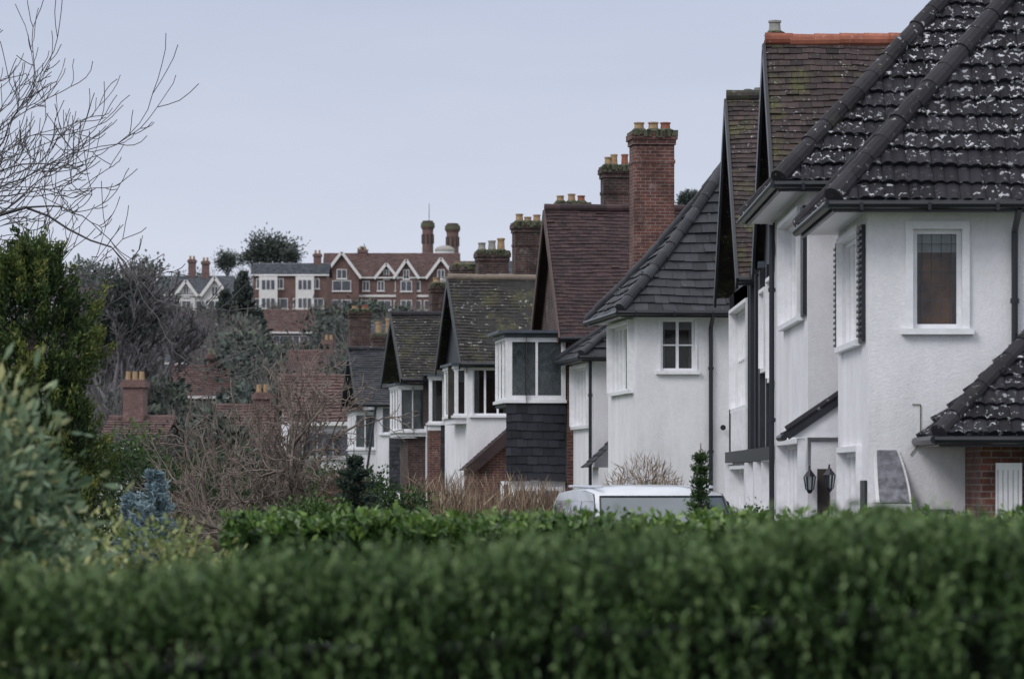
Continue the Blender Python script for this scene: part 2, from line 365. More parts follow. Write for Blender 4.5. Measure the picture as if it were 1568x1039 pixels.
# ------------------------------------------------------------ houses
h=House('white_house',(4.23,45.6))
sw=(.53,1.11,3.80,4.98)
h.wall('wall_side','wall','y',0,0,7,0,5.2,[sw]); h.window('y',0,*sw,nx=1,nz=1,trim=.09,back='blind',proud=.05,pane='glass_dim')
for k in range(1,5): h.box('leading','lead',.53+.116*k-.003,.53+.116*k+.003,.06,.07,3.85,4.93)
for k in range(1,7): h.box('leading','lead',.58,1.06,.055,.065,3.8+.168*k-.003,3.8+.168*k+.003)
fw=(.9,3.6,3.70,5.02); gw=(.9,3.6,.9,2.35)
h.wall('wall_front','wall','x',0,0,4.2,0,5.2,[fw,gw]); h.window('x',0,*fw,nx=4,trim=.07,proud=.07); h.window('x',0,*gw,nx=4,trim=.07,proud=.07)
for a,b in ((.32,.78),(3.7,4.1)):
    h.box('shutter','black',-.05,-.005,a,b,3.66,5.06)
    for k in range(18): h.box('shutter_slat','black',-.075,-.05,a+.03,b-.03,3.72+k*.073,3.75+k*.073)
h.shell('wall',7,4.2,5.2)
h.hip_wing(0,4.2,7,5.27,8.12,.45,'slate',.29,.30,.034,wave=.042,capr=.125)
h.pipe([(1.73,-.5,5.2),(1.73,-.08,4.95),(1.73,-.08,0)],.04)
h.box('porch_wall','brick',1.15,5,-1.5,-.01,0,2.42)
h.box('porch_door','paint',1.32,1.62,-1.56,-1.5,0.02,2.2)
for k in range(5): h.box('door_panel','wood',1.34+k*.058,1.345+k*.058,-1.566,-1.56,.1,2.12)
h.slope('porch_tiles','slate',(.62,-2.0,2.5),(5,-2.0,2.5),(1.9,-.6,3.72),(5,-.6,3.72),.26,.28,.028,wave=.034)
h.slope('porch_tiles','slate',(.62,-.02,2.5),(.62,-2.0,2.5),(1.9,-.02,3.72),(1.9,-.6,3.72),.26,.28,.028,wave=.034)
h.caps('porch_hip','hip',(.62,-2.0,2.54),(1.9,-.6,3.76),.10,.3)
h.box('porch_fascia','gutter',.62,5,-1.99,-1.95,2.38,2.49); h.tube('porch_gutter','gutter',(.56,-2.05,2.46),(5,-2.05,2.46),.05); h.tube('porch_gutter','gutter',(.56,-2.05,2.46),(.56,-.02,2.46),.05)
h.poly('porch_soffit','paint',[(.62,-1.95,2.40),(5,-1.95,2.40),(5,-.02,2.40),(.62,-.02,2.40)])
for k in range(8):
    a=k/8;b=(k+1)/8
    f=lambda t:(-.34*t**2-.03, 2.36-.62*t, .12*(1-t)**2)
    (ya,za,ia),(yb,zb,ib)=f(a),f(b)
    h.mesh('buttress_cap','stone',[(.10,ya-.014,za),(.45-ia,ya-.014,za),(.45-ib,yb-.014,zb),(.10,yb-.014,zb)],[(0,1,2,3)])
    h.mesh('buttress','wall',[(.06,-.001,za),(.06,ya,za),(.06,yb,zb),(.06,-.001,zb),(.48-ia,-.001,za),(.48-ia,ya,za),(.48-ib,yb,zb),(.48-ib,-.001,zb)],[(0,1,2,3),(4,5,6,7),(1,5,6,2)])
h.box('buttress_base','wall',.06,.48,-.37,-.002,0,1.73)
h.box('meter_box','stone',.55,1.0,-.1,-.002,1.3,1.66)
h.box('arch_door','black',-.03,-.004,.12,.75,0,2.0)
for a,b in (((.62,-.015,2.9),(.62,-.015,2.45)),((.62,-.015,2.45),(.5,-.015,2.3)),((.52,-.015,2.9),(.62,-.015,2.9))): h.tube('cable','cement',a,b,.006,sides=5)
def lantern(h,x,y,z):
    h.tube('lantern_bracket','black',(x,y+.12,z+.2),(x,y,z+.25),.012); h.tube('lantern_base','black',(x,y,z-.1),(x,y,z-.05),.02,.055,6)
    h.tube('lantern_glass','glass',(x,y,z-.05),(x,y,z+.12),.05,.075,6); h.tube('lantern_top','black',(x,y,z+.12),(x,y,z+.22),.09,.01,6)
    for k in range(6):
        t=k*math.pi/3; h.tube('lantern_bar','black',(x+.05*math.cos(t),y+.05*math.sin(t),z-.05),(x+.075*math.cos(t),y+.075*math.sin(t),z+.12),.008,sides=4)
lantern(h,-.13,4.0,1.95)
h.finish()

h=House('white_house',(3.93,51))
fw=(.7,4.4,4.22,5.62); gw=(.4,4.6,.9,2.5)
h.wall('wall_side','wall','y',0,0,7,0,5.85); h.wall('wall_front','wall','x',0,0,6.4,0,5.85,[fw,gw])
h.window('x',0,*fw,nx=5,trim=.07,proud=.10); h.window('x',0,*gw,nx=6,trim=.07,proud=.10)
h.box('shutter','black',-.055,-.005,.15,.6,4.2,5.66)
h.shell('wall',7,6.4,5.85)
h.hip_wing(0,6.4,8,5.92,9.85,.42,'slate',.29,.30,.034,wave=.042,capr=.125)
h.pipe([(-.06,6.2,5.8),(-.06,6.2,0)],.04)
h.slope('porch_tiles','slate2',(-.35,0,2.6),(-.35,-.9,2.6),(.45,0,3.15),(.45,-.9,3.15),.2,.25,.02)
h.mesh('porch_cheek','paint',[(-.33,-.88,2.56),(.45,-.88,2.56),(.45,-.88,3.1)],[(0,1,2)]); h.beam('porch_verge','gutter',(-.35,-.91,2.58),(.45,-.91,3.13),.04,.12)
h.tube('porch_gutter','gutter',(-.38,-.9,2.56),(-.38,0,2.56),.045); h.tube('porch_ridge','hip',(-.35,-.9,2.66),(.45,-.9,3.2),.05)
h.box('porch_post','paint',-.2,-.1,-.85,-.75,0,2.55); h.box('porch_panel','wall',-.02,.4,-.8,-.75,0,2.5); h.box('porch_doorway','dark',.06,.22,-.815,-.801,0,2.15)
lantern(h,-.05,-.95,1.93)
h.finish()

h=House('timber_framed_house',(4.1,57.7))
win=[(.6,2.6,3.6,5.1),(3.1,4.3,3.8,5.0),(7.8,12.8,3.3,5.05),(8.2,12.6,.8,2.2),(1.0,3.6,.9,2.3)]
h.wall('wall_front','wall','x',0,0,13.7,0,5.45,win)
for w,n in zip(win,(3,2,8,6,4)): h.window('x',0,*w,nx=n,nz=2,trim=.06,proud=.12)
h.wall('wall_side','wall','y',0,0,8,0,5.45); h.wall('wall_inner','wall','y',6.9,-.0,8,0,5.4); h.shell('wall',8,13.7,5.45)
for y in (0.05,2.85,4.45,5.6,6.95,7.5,13.1):
    h.box('timber_post','black',-.09,-.004,y,y+.17,2.5,5.4)
h.box('timber_panel','black',-.05,-.003,5.2,6.4,2.55,5.35)
h.box('timber_rail','black',-.14,-.004,0,13.7,2.32,2.52)
for y in (4.8,7.1,13.4): h.box('pilaster','paint',-.16,-.004,y,y+.3,0,2.3)
for k in range(9): h.box('balustrade','paint',-.12,-.06,7.7+k*.55,7.78+k*.55,2.52,3.25)
h.box('link_roof','lead',-.1,8,4.6,7.0,5.45,5.55)
h.gable(0,8,0,4.8,5.45,8.85,.35,'plain',.13,.19,.018,capm='terra',front='black',fo=.14)
h.gable(-.0,8,7.1,13.5,5.40,8.76,.35,'plain',.13,.19,.018,capm='mossy',front='black',fo=.30)
h.chimney(bx(1174,64.5),bx(1202,64.5),64.5,5.5,bz(52,64.5),.5,1,'brickd',('potg',),ph=.22)
h.chimney(bx(1136,73),bx(1172,73),73,5.5,bz(143,73),.6,2,'brickd',('potg',),ph=.12)
h.finish()

h=House('white_house',(2.6,80),6)
sw=(.50,1.22,4.28,5.36)
h.wall('wall_side','wall','y',0,0,7,0,5.45,[sw]); h.window('y',0,*sw,nx=2,nz=2,trim=.05)
fw=(.6,3.9,3.9,5.3); h.wall('wall_front','wall','x',0,0,4.6,0,5.45,[fw]); h.window('x',0,*fw,nx=5,trim=.07,proud=.12)
h.shell('wall',7,4.6,5.45)
h.hip_wing(0,4.6,7,5.5,8.85,.40,'slate2',.27,.30,.030,wave=.0,sag=.16,capr=.12,capm='slate2')
h.pipe([(1.55,-.44,5.44),(1.55,-.07,5.2),(1.55,-.07,0)],.045)
h.tube('vent_cover','black',(1.8,-.1,3.1),(1.8,-.12,3.1),.06)
h.finish()

h=House('white_house',(1.93,90),6.5)
fw=(.6,3.6,3.3,4.7)
h.wall('wall_side','wall2','y',0,0,7,0,4.85); h.wall('wall_front','wall','x',0,0,3.8,0,4.85,[fw]); h.window('x',0,*fw,nx=5,trim=.07,proud=.12)
h.shell('wall',7,3.8,4.85)
h.hip_wing(0,3.8,7,4.9,6.6,.35,'slate2',.27,.3,.026,capm='slate2',capr=.1)
h.slope('porch_tiles','slate2',(-.3,0,2.3),(-.3,-1.2,2.3),(.55,0,3.1),(.55,-1.2,3.1),.2,.25,.02); h.box('porch_wall','wall',-.05,.5,-1.15,-.01,0,2.3)
h.pipe([(-.07,.2,4.8),(-.07,.2,0)],.04)
h.chimney(bx(967,88.5),bx(1037,88.5),88.5,4.5,bz(200,88.5),.8,3,'brick',('pot','pot','potr'),ph=.25)
h.finish()

h=House('brick_house',(1.36,94.2),6)
h.wall('wall_side','brick','y',0,0,8,0,5.5); h.wall('wall_front','brick','x',0,0,6,0,5.5); h.shell('brick',8,6,5.5)
h.gable(0,8,.0,6,5.5,8.85,.3,'plainr',.13,.2,.017,capm='plainr',front='brickd',fo=.22,barge='barge')
h.bay(-1.52,-.04,0.02,2.6,3.8,3.97,5.5,nx=2,ny=3,apron='hung',roof='lead',lattice=.22,fascia='lead',ov=.2,back='pale',curtain=False,fw=.11)
h.slope('tile_hanging','hung',(-1.51,.0,2.0),(-.04,.0,2.0),(-1.51,.02,3.86),(-.04,.02,3.86),.2,.26,.026)
h.box('bay_lower','wall2',-1.4,-.04,.1,2.5,0,1.98); h.window('y',.095,-1.3,-.15,.8,1.8,2,1,trim=.04,inset=-.05)
h.chimney(bx(921,104),bx(969,104),104,5.5,bz(254,104),.7,3,'brickd',('pot','pot','potr'),ph=.3)
h.chimney(bx(850,100.5),bx(902,100.5),100.5,5.5,bz(310,100.5),.7,3,'brickd',('pot','pot','potr'),ph=.22)
h.finish()

h=House('white_house',(bx(716,115),115),7.5)
sw=(.15,1.3,3.95,5.35)
h.wall('wall_side','wall','y',0,0,8,0,5.5,[sw]); h.window('y',0,*sw,nx=3,nz=1,trim=.05)
h.wall('wall_front','wall','x',0,0,6,0,5.5); h.shell('wall',8,6,5.5)
h.bay(-.35,0,.3,3.2,3.7,3.95,5.35,nx=1,ny=3,roof='lead')
h.gable(0,8,0,6,5.5,8.2,.3,'mossy',.16,.22,.022,capm='wood',front='black',fo=.25,bow=.06)
h.slope('lean_to_tiles','plainr',(-.25,0,2.3),(-.25,-2.4,2.3),(1.6,0,3.9),(1.6,-2.4,3.9),.14,.2,.014); h.mesh('lean_to_wall','brick',[(-.1,-2.2,0),(1.6,-2.2,0),(1.6,-2.2,3.82),(-.1,-2.2,2.35)],[(0,1,2,3)])
h.mesh('lean_to_side','brick',[(-.1,-2.2,0),(-.1,0,0),(-.1,0,2.35),(-.1,-2.2,2.35)],[(0,1,2,3)]); h.beam('lean_to_verge','plainr',(-.25,-2.42,2.27),(1.6,-2.42,3.87),.05,.30)
h.chimney(bx(786,122),bx(837,122),122,5,bz(340,122),.8,3,'brickd',('pot','pot'),ph=.25)
h.chimney(bx(730,125),bx(782,125),125,5,bz(384,125),.8,3,'brickd',('potg','potg','pot'),ph=.38)
h.finish()

h=House('white_house',(bx(654,131),131),8)
h.wall('wall_side','brick','y',0,0,8,0,5.4); h.wall('wall_front','wall','x',0,0,6,0,5.4); h.shell('wall',8,6,5.4)
h.bay(.0,1.35,-.6,0,3.7,3.95,5.45,nx=3,ny=1,apron='wall',roof='lead',ov=.18); h.slope('tile_hanging','slate2',(.4,-.62,1.8),(1.35,-.62,1.8),(.4,-.6,3.85),(1.35,-.6,3.85),.18,.2,.02)
h.box('bay_lower','brick',0,1.33,-.58,-.01,0,3.7)
h.bay(-.95,0,.3,3,3.5,3.7,5.15,nx=2,ny=3,roof='lead',apron='wall',back='pale'); h.box('bay_lower','brickd',-.6,0,.5,3,0,3.45)
h.gable(0,8,0,6,5.45,7.75,.3,'mossy',.17,.22,.022,capm='hip',front='brick',fo=.9)
h.chimney(bx(692,140),bx(732,140),140,5,bz(405,140),.8,2,'brickd',('pot','pot'),ph=.15)
h.chimney(bx(659,141),bx(695,141),141,5,bz(434,141),.8,2,'brickd',('pot','potg'),ph=.3)
h.finish()

h=House('white_house',(bx(577,156),156),8)
sw=(.2,1.0,3.9,5.0)
h.wall('wall_side','wall','y',0,0,8,0,5.05,[sw]); h.window('y',0,*sw,nx=2,trim=.05,back='pale'); h.wall('wall_front','wall','x',0,0,6,0,5.05); h.shell('wall',8,6,5.05)
h.bay(-.9,0,.5,3,3.1,3.3,4.7,nx=2,ny=3,roof='lead',apron='wall',back='pale'); h.box('bay_lower','wall2',-.85,0,.55,3,0,3.1)
h.gable(0,8,0,6,5.1,7.4,.3,'slate2',.17,.22,.02,capm='hip',front='wall',fo=.85)
h.slope('tile_hanging','slate2',(.5,-.03,1.6),(1.3,-.03,1.6),(.5,-.01,3.7),(1.3,-.01,3.7),.18,.2,.015)
h.pipe([(-.05,-.1,5.0),(-.4,-.1,2.5),(-.4,-.1,0)],.05)
h.chimney(bx(534,166),bx(570,166),166,4,bz(474,166),.8,2,'brickd',('pot','potr'),ph=.25)
h.chimney(bx(570,164),bx(607,164),164,4,bz(511,164),.8,2,'brickd',('pot','pot'),ph=.6)
h.finish()

# ------------------------------------------------------------ terrain
def terr(x,y):
    s=min(1,max(0,(y-190)/310)); z=24*s**1.5
    if y>500: z+=min(6,(y-500)*.03)
    return z
ys=list(np.arange(-60,180,20))+list(np.arange(180,720,15))+[760,900,1200,1800,3000,5000]; xs=list(np.linspace(-2500,-200,12))+list(np.arange(-180,181,20))+list(np.linspace(200,2500,12))
gv=[(x,y,terr(x,y)+(random.uniform(-.5,.5) if y>240 else 0)) for y in ys for x in xs]; nx=len(xs)
gf=[(j*nx+i,j*nx+i+1,(j+1)*nx+i+1,(j+1)*nx+i) for j in range(len(ys)-1) for i in range(nx-1)]
m,nt,b=newmat('grass_ground'); o=objco(nt)
c=ramp(nt,noise(nt,o,.35,6,.7),[(.3,(.035,.05,.022)),(.55,(.06,.08,.03)),(.75,(.10,.085,.055))]); nt.links.new(c,b.inputs['Base Color']); b.inputs['Roughness'].default_value=.95
bump(nt,b,noise(nt,o,12,5),.8,.05)
make_obj('ground',gv,gf,m)
M['asph']=plain('asphalt',(.05,.05,.053),.85,.3,3,.4); M['kerb']=plain('kerb_stone',(.3,.3,.29),.9,.2,4,.3)
dv=House('driveway',(0,0,0))
dv.poly('paving','asph',[(.6,42,.004),(3.85,42,.004),(3.6,70,.004),(.2,70,.004)]); dv.box('kerb','kerb',.45,.6,42,70,0,.1); dv.finish()

# ------------------------------------------------------------ foliage
def nrm(a): return a/np.maximum(np.linalg.norm(a,axis=1,keepdims=True),1e-6)
def leaves(name,C,Dr,L,W,T,mat,parent=None):
    n=len(C); Dr=nrm(Dr); S=nrm(np.cross(Dr,rng.normal(size=(n,3)))); L=np.broadcast_to(L,(n,))[:,None]; W=np.broadcast_to(W,(n,))[:,None]
    v=np.empty((n,4,3),dtype=np.float32); v[:,0]=C-Dr*L*.5; v[:,1]=C+S*W*.5+Dr*L*.05; v[:,2]=C+Dr*L*.5; v[:,3]=C-S*W*.5+Dr*L*.05
    me=bpy.data.meshes.new(name); me.vertices.add(4*n); me.vertices.foreach_set('co',v.ravel())
    me.loops.add(4*n); me.loops.foreach_set('vertex_index',np.arange(4*n,dtype=np.int32)); me.polygons.add(n)
    me.polygons.foreach_set('loop_start',np.arange(0,4*n,4,dtype=np.int32)); me.polygons.foreach_set('loop_total',np.full(n,4,dtype=np.int32))
    me.update(calc_edges=True); me.materials.append(mat)
    a=me.attributes.new('tint','FLOAT','FACE'); a.data.foreach_set('value',np.clip(T,0,1).astype(np.float32))
    me.validate()
    o=bpy.data.objects.new(name,me); scene.collection.objects.link(o)
    if parent: o.parent=parent
    return o
def sprigs(B,Dr,Ls,nl,spread,bt,dirj=.5):
    n=len(B); Dr=nrm(Dr); t=rng.random((n,nl))
    C=B[:,None]+Dr[:,None]*(t*Ls[:,None])[...,None]+rng.normal(size=(n,nl,3))*(spread*(1-.6*t))[...,None]
    D=Dr[:,None]+rng.normal(size=(n,nl,3))*dirj
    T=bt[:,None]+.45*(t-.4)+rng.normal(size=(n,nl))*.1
    return C.reshape(-1,3),D.reshape(-1,3),T.ravel()
_w=[(rng.uniform(-14,14),rng.uniform(-12,12),rng.uniform(0,6.28)) for _ in range(9)]+[(rng.uniform(-45,45),rng.uniform(-30,30),rng.uniform(0,6.28)) for _ in range(8)]
def lumps(x,z): return sum(np.sin(a*x+b*z+c) for a,b,c in _w)/4.0

LG=leafmat('privet_leaf',[(0,(.005,.010,.004)),(.4,(.020,.044,.012)),(.75,(.058,.115,.030)),(1,(.15,.22,.085))],trans=0)
LL=leafmat('laurel_leaf',[(0,(.012,.030,.010)),(.5,(.045,.10,.022)),(1,(.18,.28,.07))],.35)
LC=leafmat('cypress_leaf',[(0,(.008,.018,.007)),(.4,(.032,.060,.018)),(.75,(.085,.120,.030)),(1,(.18,.195,.05))],.7)
LR=leafmat('rhododendron_leaf',[(0,(.02,.045,.022)),(.5,(.09,.15,.085)),(.8,(.20,.27,.16)),(1,(.38,.38,.18))],.5)
LV=leafmat('variegated_leaf',[(0,(.03,.05,.02)),(.5,(.13,.18,.06)),(1,(.40,.40,.17))],.5)
LB=leafmat('blue_spruce_needle',[(0,(.03,.05,.06)),(.5,(.14,.21,.25)),(1,(.34,.44,.48))],.6)
LD=leafmat('dark_conifer_needle',[(0,(.012,.022,.018)),(.6,(.035,.06,.045)),(1,(.08,.11,.08))],.7)
LF=leafmat('hazed_far_evergreen',[(0,(.04,.052,.050)),(.6,(.066,.084,.074)),(1,(.11,.13,.10))],.8,0)  # greens lightened to paint haze over far crowns
LT=leafmat('far_twigs',[(0,(.09,.083,.087)),(.5,(.14,.125,.125)),(1,(.165,.155,.14))],.9,0)  # twig tones paled, haze included in the colour
LW=leafmat('dry_twigs',[(0,(.09,.06,.045)),(.5,(.20,.14,.10)),(1,(.36,.28,.20))],.9,0)
LK=leafmat('red_twigs',[(0,(.08,.045,.04)),(1,(.17,.11,.09))],.9,0)
LGs=leafmat('garden_green',[(0,(.012,.025,.010)),(.6,(.04,.08,.025)),(1,(.10,.17,.05))],.6)

hz=lambda x: np.interp(x,[-6,-1.5,-.9,-.1,.8,1.6,6],[1.575,1.575,1.62,1.675,1.735,1.77,1.78])+.018*np.sin(x*7.1)+.012*np.sin(x*17+1)
def hedge(name,x0,x1,y0,y1,ht,mat,dens,Ls,nl,leafL,leafW,spread,corecol=(.006,.012,.005),zmin=.25,dirj=.5,shoots=0,lump_=1):
    e=empty(name)
    nf=int((x1-x0)*1.3*dens); nt_=int((x1-x0)*(y1-y0)*dens)
    xf=rng.uniform(x0,x1,nf); top=ht(xf); zf=top*rng.uniform(zmin,1,nf)**.7
    lf=lambda x,z: lump_*.10*lumps(x,z)
    Bf=np.stack([xf,y0+.1+lf(xf,zf)+rng.uniform(0,.1,nf),zf],1); Df=np.stack([rng.normal(size=nf)*.3,-rng.uniform(.1,.8,nf),rng.uniform(.6,1.4,nf)],1)
    xt=rng.uniform(x0,x1,nt_); yt=rng.uniform(y0,y1,nt_); Bt=np.stack([xt,yt,ht(xt)-rng.uniform(.02,.12,nt_)],1); Dt=np.stack([rng.normal(size=nt_)*.3,rng.normal(size=nt_)*.3-.1,np.ones(nt_)],1)
    B=np.concatenate([Bf,Bt]);D=np.concatenate([Df,Dt])
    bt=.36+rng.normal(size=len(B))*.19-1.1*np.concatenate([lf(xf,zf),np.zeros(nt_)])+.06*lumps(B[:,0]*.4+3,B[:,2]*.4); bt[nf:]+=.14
    C,Dd,T=sprigs(B,D,rng.uniform(.5,1.6,len(B))*Ls,nl,spread,bt,dirj)
    if shoots:
        xs=rng.uniform(x0,x1,shoots); k=rng.random(shoots)<.45; ysh=np.where(k,rng.uniform(y0,y1,shoots),y0-.02); zs=np.where(k,ht(xs)-.05,ht(xs)*rng.uniform(.4,1,shoots))
        C2,D2,T2=sprigs(np.stack([xs,ysh,zs],1),np.stack([rng.normal(size=shoots)*.18,rng.normal(size=shoots)*.15-.2,np.ones(shoots)],1),rng.uniform(.10,.22,shoots),16,.012,.62+rng.normal(size=shoots)*.17,.4)
        C=np.concatenate([C,C2]);Dd=np.concatenate([Dd,D2]);T=np.concatenate([T,T2])
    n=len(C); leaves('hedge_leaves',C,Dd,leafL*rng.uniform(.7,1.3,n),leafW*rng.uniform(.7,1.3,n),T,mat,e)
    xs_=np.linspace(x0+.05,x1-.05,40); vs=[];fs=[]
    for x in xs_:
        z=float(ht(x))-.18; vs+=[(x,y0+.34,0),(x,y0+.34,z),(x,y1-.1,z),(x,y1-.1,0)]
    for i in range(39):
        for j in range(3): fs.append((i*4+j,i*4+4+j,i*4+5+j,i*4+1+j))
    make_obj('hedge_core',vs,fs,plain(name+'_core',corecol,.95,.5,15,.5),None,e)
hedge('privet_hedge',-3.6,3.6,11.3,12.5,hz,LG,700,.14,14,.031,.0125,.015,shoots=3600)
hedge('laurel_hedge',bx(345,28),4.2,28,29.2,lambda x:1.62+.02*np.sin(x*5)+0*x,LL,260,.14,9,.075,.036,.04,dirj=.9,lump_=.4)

def cloud(nc,nl,c,r,cs=.25,flat=1,L=.08,W=.05,tb=.45,shell=.55,up=.3):
    d=nrm(rng.normal(size=(nc,3))); rad=rng.uniform(shell,1,nc)[:,None]
    P=d*rad*np.array(r)
    ctint=tb+rng.normal(size=nc)*.13+.15*d[:,2]  # upper clumps tinted lighter: shading from above put into leaf colour
    C=P[:,None]+rng.normal(size=(nc,nl,3))*cs*.5*np.array([1,1,flat]); off=C-P[:,None]
    D=off/cs+d[:,None]*.5+rng.normal(size=(nc,nl,3))*.6; D[...,2]+=up
    T=ctint[:,None]+.18*off[...,2]/cs+rng.normal(size=(nc,nl))*.12  # each clump also painted lighter on top, darker underneath, like shade
    n=nc*nl
    return C.reshape(-1,3)+np.array(c),D.reshape(-1,3),np.full(n,L)*rng.uniform(.6,1.3,n),np.full(n,W)*rng.uniform(.6,1.3,n),T.ravel()
class Acc:
    def __init__(s): s.v=[];s.f=[]
    def tube(s,pts,rad,sides=5):
        n=len(s.v); k=len(pts)
        for i,p in enumerate(pts):
            d=(pts[min(i+1,k-1)]-pts[max(i-1,0)]).normalized(); u=V((0,0,1)) if abs(d.z)<.9 else V((1,0,0)); a=d.cross(u).normalized(); b=a.cross(d)
            for j in range(sides):
                t=2*math.pi*j/sides; s.v.append(tuple(p+(a*math.cos(t)+b*math.sin(t))*rad[i]))
        for i in range(k-1):
            for j in range(sides):
                s.f.append((n+i*sides+j,n+i*sides+(j+1)%sides,n+(i+1)*sides+(j+1)%sides,n+(i+1)*sides+j))
    def out(s,name,mat,parent=None,loc=None):
        o=make_obj(name,s.v,s.f,mat,None,parent,True)
        if loc: o.location=loc
        return o
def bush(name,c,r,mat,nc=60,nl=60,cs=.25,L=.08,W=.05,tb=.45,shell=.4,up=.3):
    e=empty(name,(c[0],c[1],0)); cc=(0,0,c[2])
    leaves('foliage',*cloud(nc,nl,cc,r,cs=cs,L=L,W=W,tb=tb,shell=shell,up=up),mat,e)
    a=Acc()
    for k in range(5):
        t=k*1.26+.3; a.tube([V((0,0,0)),V((.2*r[0]*math.cos(t),.2*r[1]*math.sin(t),c[2]*.5)),V((.6*r[0]*math.cos(t),.6*r[1]*math.sin(t),c[2]))],[.04,.03,.012],5)
    a.out('stems',M['bark'],e)
rd=random.Random(5)
def rv(s): return V((rd.gauss(0,s),rd.gauss(0,s),rd.gauss(0,s)))
def grow(a,p,d,L,r,lv,P):
    n=P['seg']; pts=[p];rad=[r]; mx=P['max']; kids=[]
    for i in range(n):
        d=(d+rv(P['wob'])+V((0,0,P['up'][lv]))).normalized(); p=p+d*(L/n); pts.append(p); rr=max(P['rmin'],r*(1-(1-P['tap'])*(i+1)/n)); rad.append(rr)
        if lv<mx and lv>0 and i<n-1 and rd.random()<P['side']: kids.append((p,d,rr*.6,P['ang']*1.2,.7))
    a.tube(pts,rad,6 if lv<2 else (4 if lv<4 else 3))
    if lv<mx:
        for k in range(P['k'][lv]): kids.append((p,d,rad[-1]*(.85 if k==0 else .7),P['ang']*(.5 if k==0 else 1),1))
        for (q,dd,r2,an,ls) in kids:
            ax=dd.cross(rv(1)).normalized(); nd_=(Matrix.Rotation(an*rd.uniform(.6,1.3),3,ax)@dd); nd_=(nd_+V((0,0,P['lift']))).normalized()
            grow(a,q,nd_,L*P['lr']*rd.uniform(.75,1.2)*ls,max(P['rmin'],r2),lv+1,P)
def bare(name,loc,P,mat,trunk,seed=None,fit=None,d0=V((0,0,1))):
    """fit=(half_width,height): rescales the grown crown to a measured size"""
    global rd
    if seed is not None: rd=random.Random(seed)
    a=Acc(); grow(a,V((0,0,-.05)),d0,trunk[0],trunk[1],0,P)
    if fit:
        v=np.array(a.v); hh=v[:,2].max()
        up=np.clip(v[:,2]/trunk[0],0,1); cx=(np.percentile(v[:,0],99)+np.percentile(v[:,0],1))/2; wid=(np.percentile(v[:,0],99)-np.percentile(v[:,0],1))/2
        k=1+(fit[0]/wid-1)*up
        v[:,0]=(v[:,0]-cx*up)*k; v[:,1]*=k; v[:,2]*=fit[1]/hh
        a.v=[tuple(q) for q in v]
    print(name,len(a.f))
    return a.out(name,mat,None,loc)
PA=dict(seg=4,wob=.22,tap=.72,up=[0,.08,.05,.02,.0,0,0],max=6,k=[5,3,3,2,2,2],ang=.68,lr=.80,rmin=.0085,side=.26,lift=.06)
bare('apple_tree',(bx(412,58),58,0),PA,M['barkl'],(1.15,.15),11,(1.42,4.72))
bare('apple_tree',(bx(312,60),60,0),dict(PA,max=5,rmin=.009),M['barkl'],(1.0,.11),12,(1.05,3.6))
PB=dict(seg=4,wob=.14,tap=.7,up=[0,-.05,-.05,-.03,.0,.04,.10,.12],max=7,k=[5,4,3,2,2,2,2],ang=.62,lr=.78,rmin=.0085,side=.30,lift=.0)
bare('bare_ash_tree',(bx(160,72)-4.1,72,0),PB,M['barkd'],(3.0,.24),23,(4.1,12.0))

def cypress(name,loc,H,Rm,nplume=420,nl=110):
    e=empty(name,loc); h_=rng.uniform(.03,1,nplume)**.85; th=rng.uniform(0,2*math.pi,nplume); rr=Rm*(1-h_**4)**.7*(.84+.12*np.sin(h_*9)+.10*np.sin(h_*17+th*2)); q=rng.uniform(.5,1,nplume)
    B=np.stack([np.cos(th)*rr*q,np.sin(th)*rr*q,h_*H*.93],1); Dr=np.stack([np.cos(th)*.5,np.sin(th)*.5,np.full(nplume,1.0)],1)+rng.normal(size=(nplume,3))*.15
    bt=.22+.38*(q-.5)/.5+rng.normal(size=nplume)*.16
    C,D,T=sprigs(B,Dr,rng.uniform(.22,.5,nplume),nl,.065,bt,.45); n=len(C)
    leaves('foliage',C,D,rng.uniform(.045,.09,n),rng.uniform(.018,.034,n),T,LC,e)
    a=Acc(); a.tube([V((0,0,0)),V((0,0,H*.5)),V((0,0,H*.9))],[.14,.09,.02],8); a.out('trunk',M['bark'],e)
cypress('cypress_tree',(bx(48,48),48,0),5.12,1.14,760,95)
cypress('cypress_tree',(bx(-90,50),50.5,0),5.3,.95,300,90)
def conifer(name,loc,H,Rm,mat,tiers=14,per=9,nl=90,L=.06,W=.012,droop=.0,tb=.5,sp=.05):
    e=empty(name,loc); B=[];Dd=[];Ls=[]
    for i in range(tiers):
        h0=i/tiers; z=H*(.08+.9*h0); r=Rm*(1-h0)**.85+.03
        for k in range(per):
            t=rng.uniform(0,6.28); B.append((0,0,z)); Dd.append((math.cos(t),math.sin(t),.28-droop+.5*h0+rng.normal()*.1)); Ls.append(r*rng.uniform(.7,1.15))
    B=np.array(B);Dd=np.array(Dd);Ls=np.array(Ls)
    C,D,T=sprigs(B,Dd,Ls,nl,sp,tb-.1+rng.normal(size=len(B))*.12,.6); n=len(C)
    leaves('needles',C,D,L*rng.uniform(.7,1.4,n),W*rng.uniform(.7,1.3,n),T,mat,e)
    a=Acc(); a.tube([V((0,0,0)),V((0,0,H*.6)),V((0,0,H))],[.05+.01*H,.03,.006],6)
    for b_,d_,l_ in zip(B,nrm(Dd),Ls): a.tube([V(b_),V(b_+d_*l_*.9)],[.014,.004],4)
    a.out('trunk',M['bark'],e)
conifer('blue_spruce_tree',(bx(238,45),45,0),bz(706,45),.66,LB,13,8,130,.07,.018,tb=.6,sp=.04)
conifer('blue_spruce_tree',(bx(202,46),46,0),bz(745,46),.5,LB,12,9,100,.07,.018,tb=.55)
conifer('dark_fir_tree',(bx(542,57),57,0),bz(684,57),.85,LD,11,9,140,.09,.02,droop=.15)
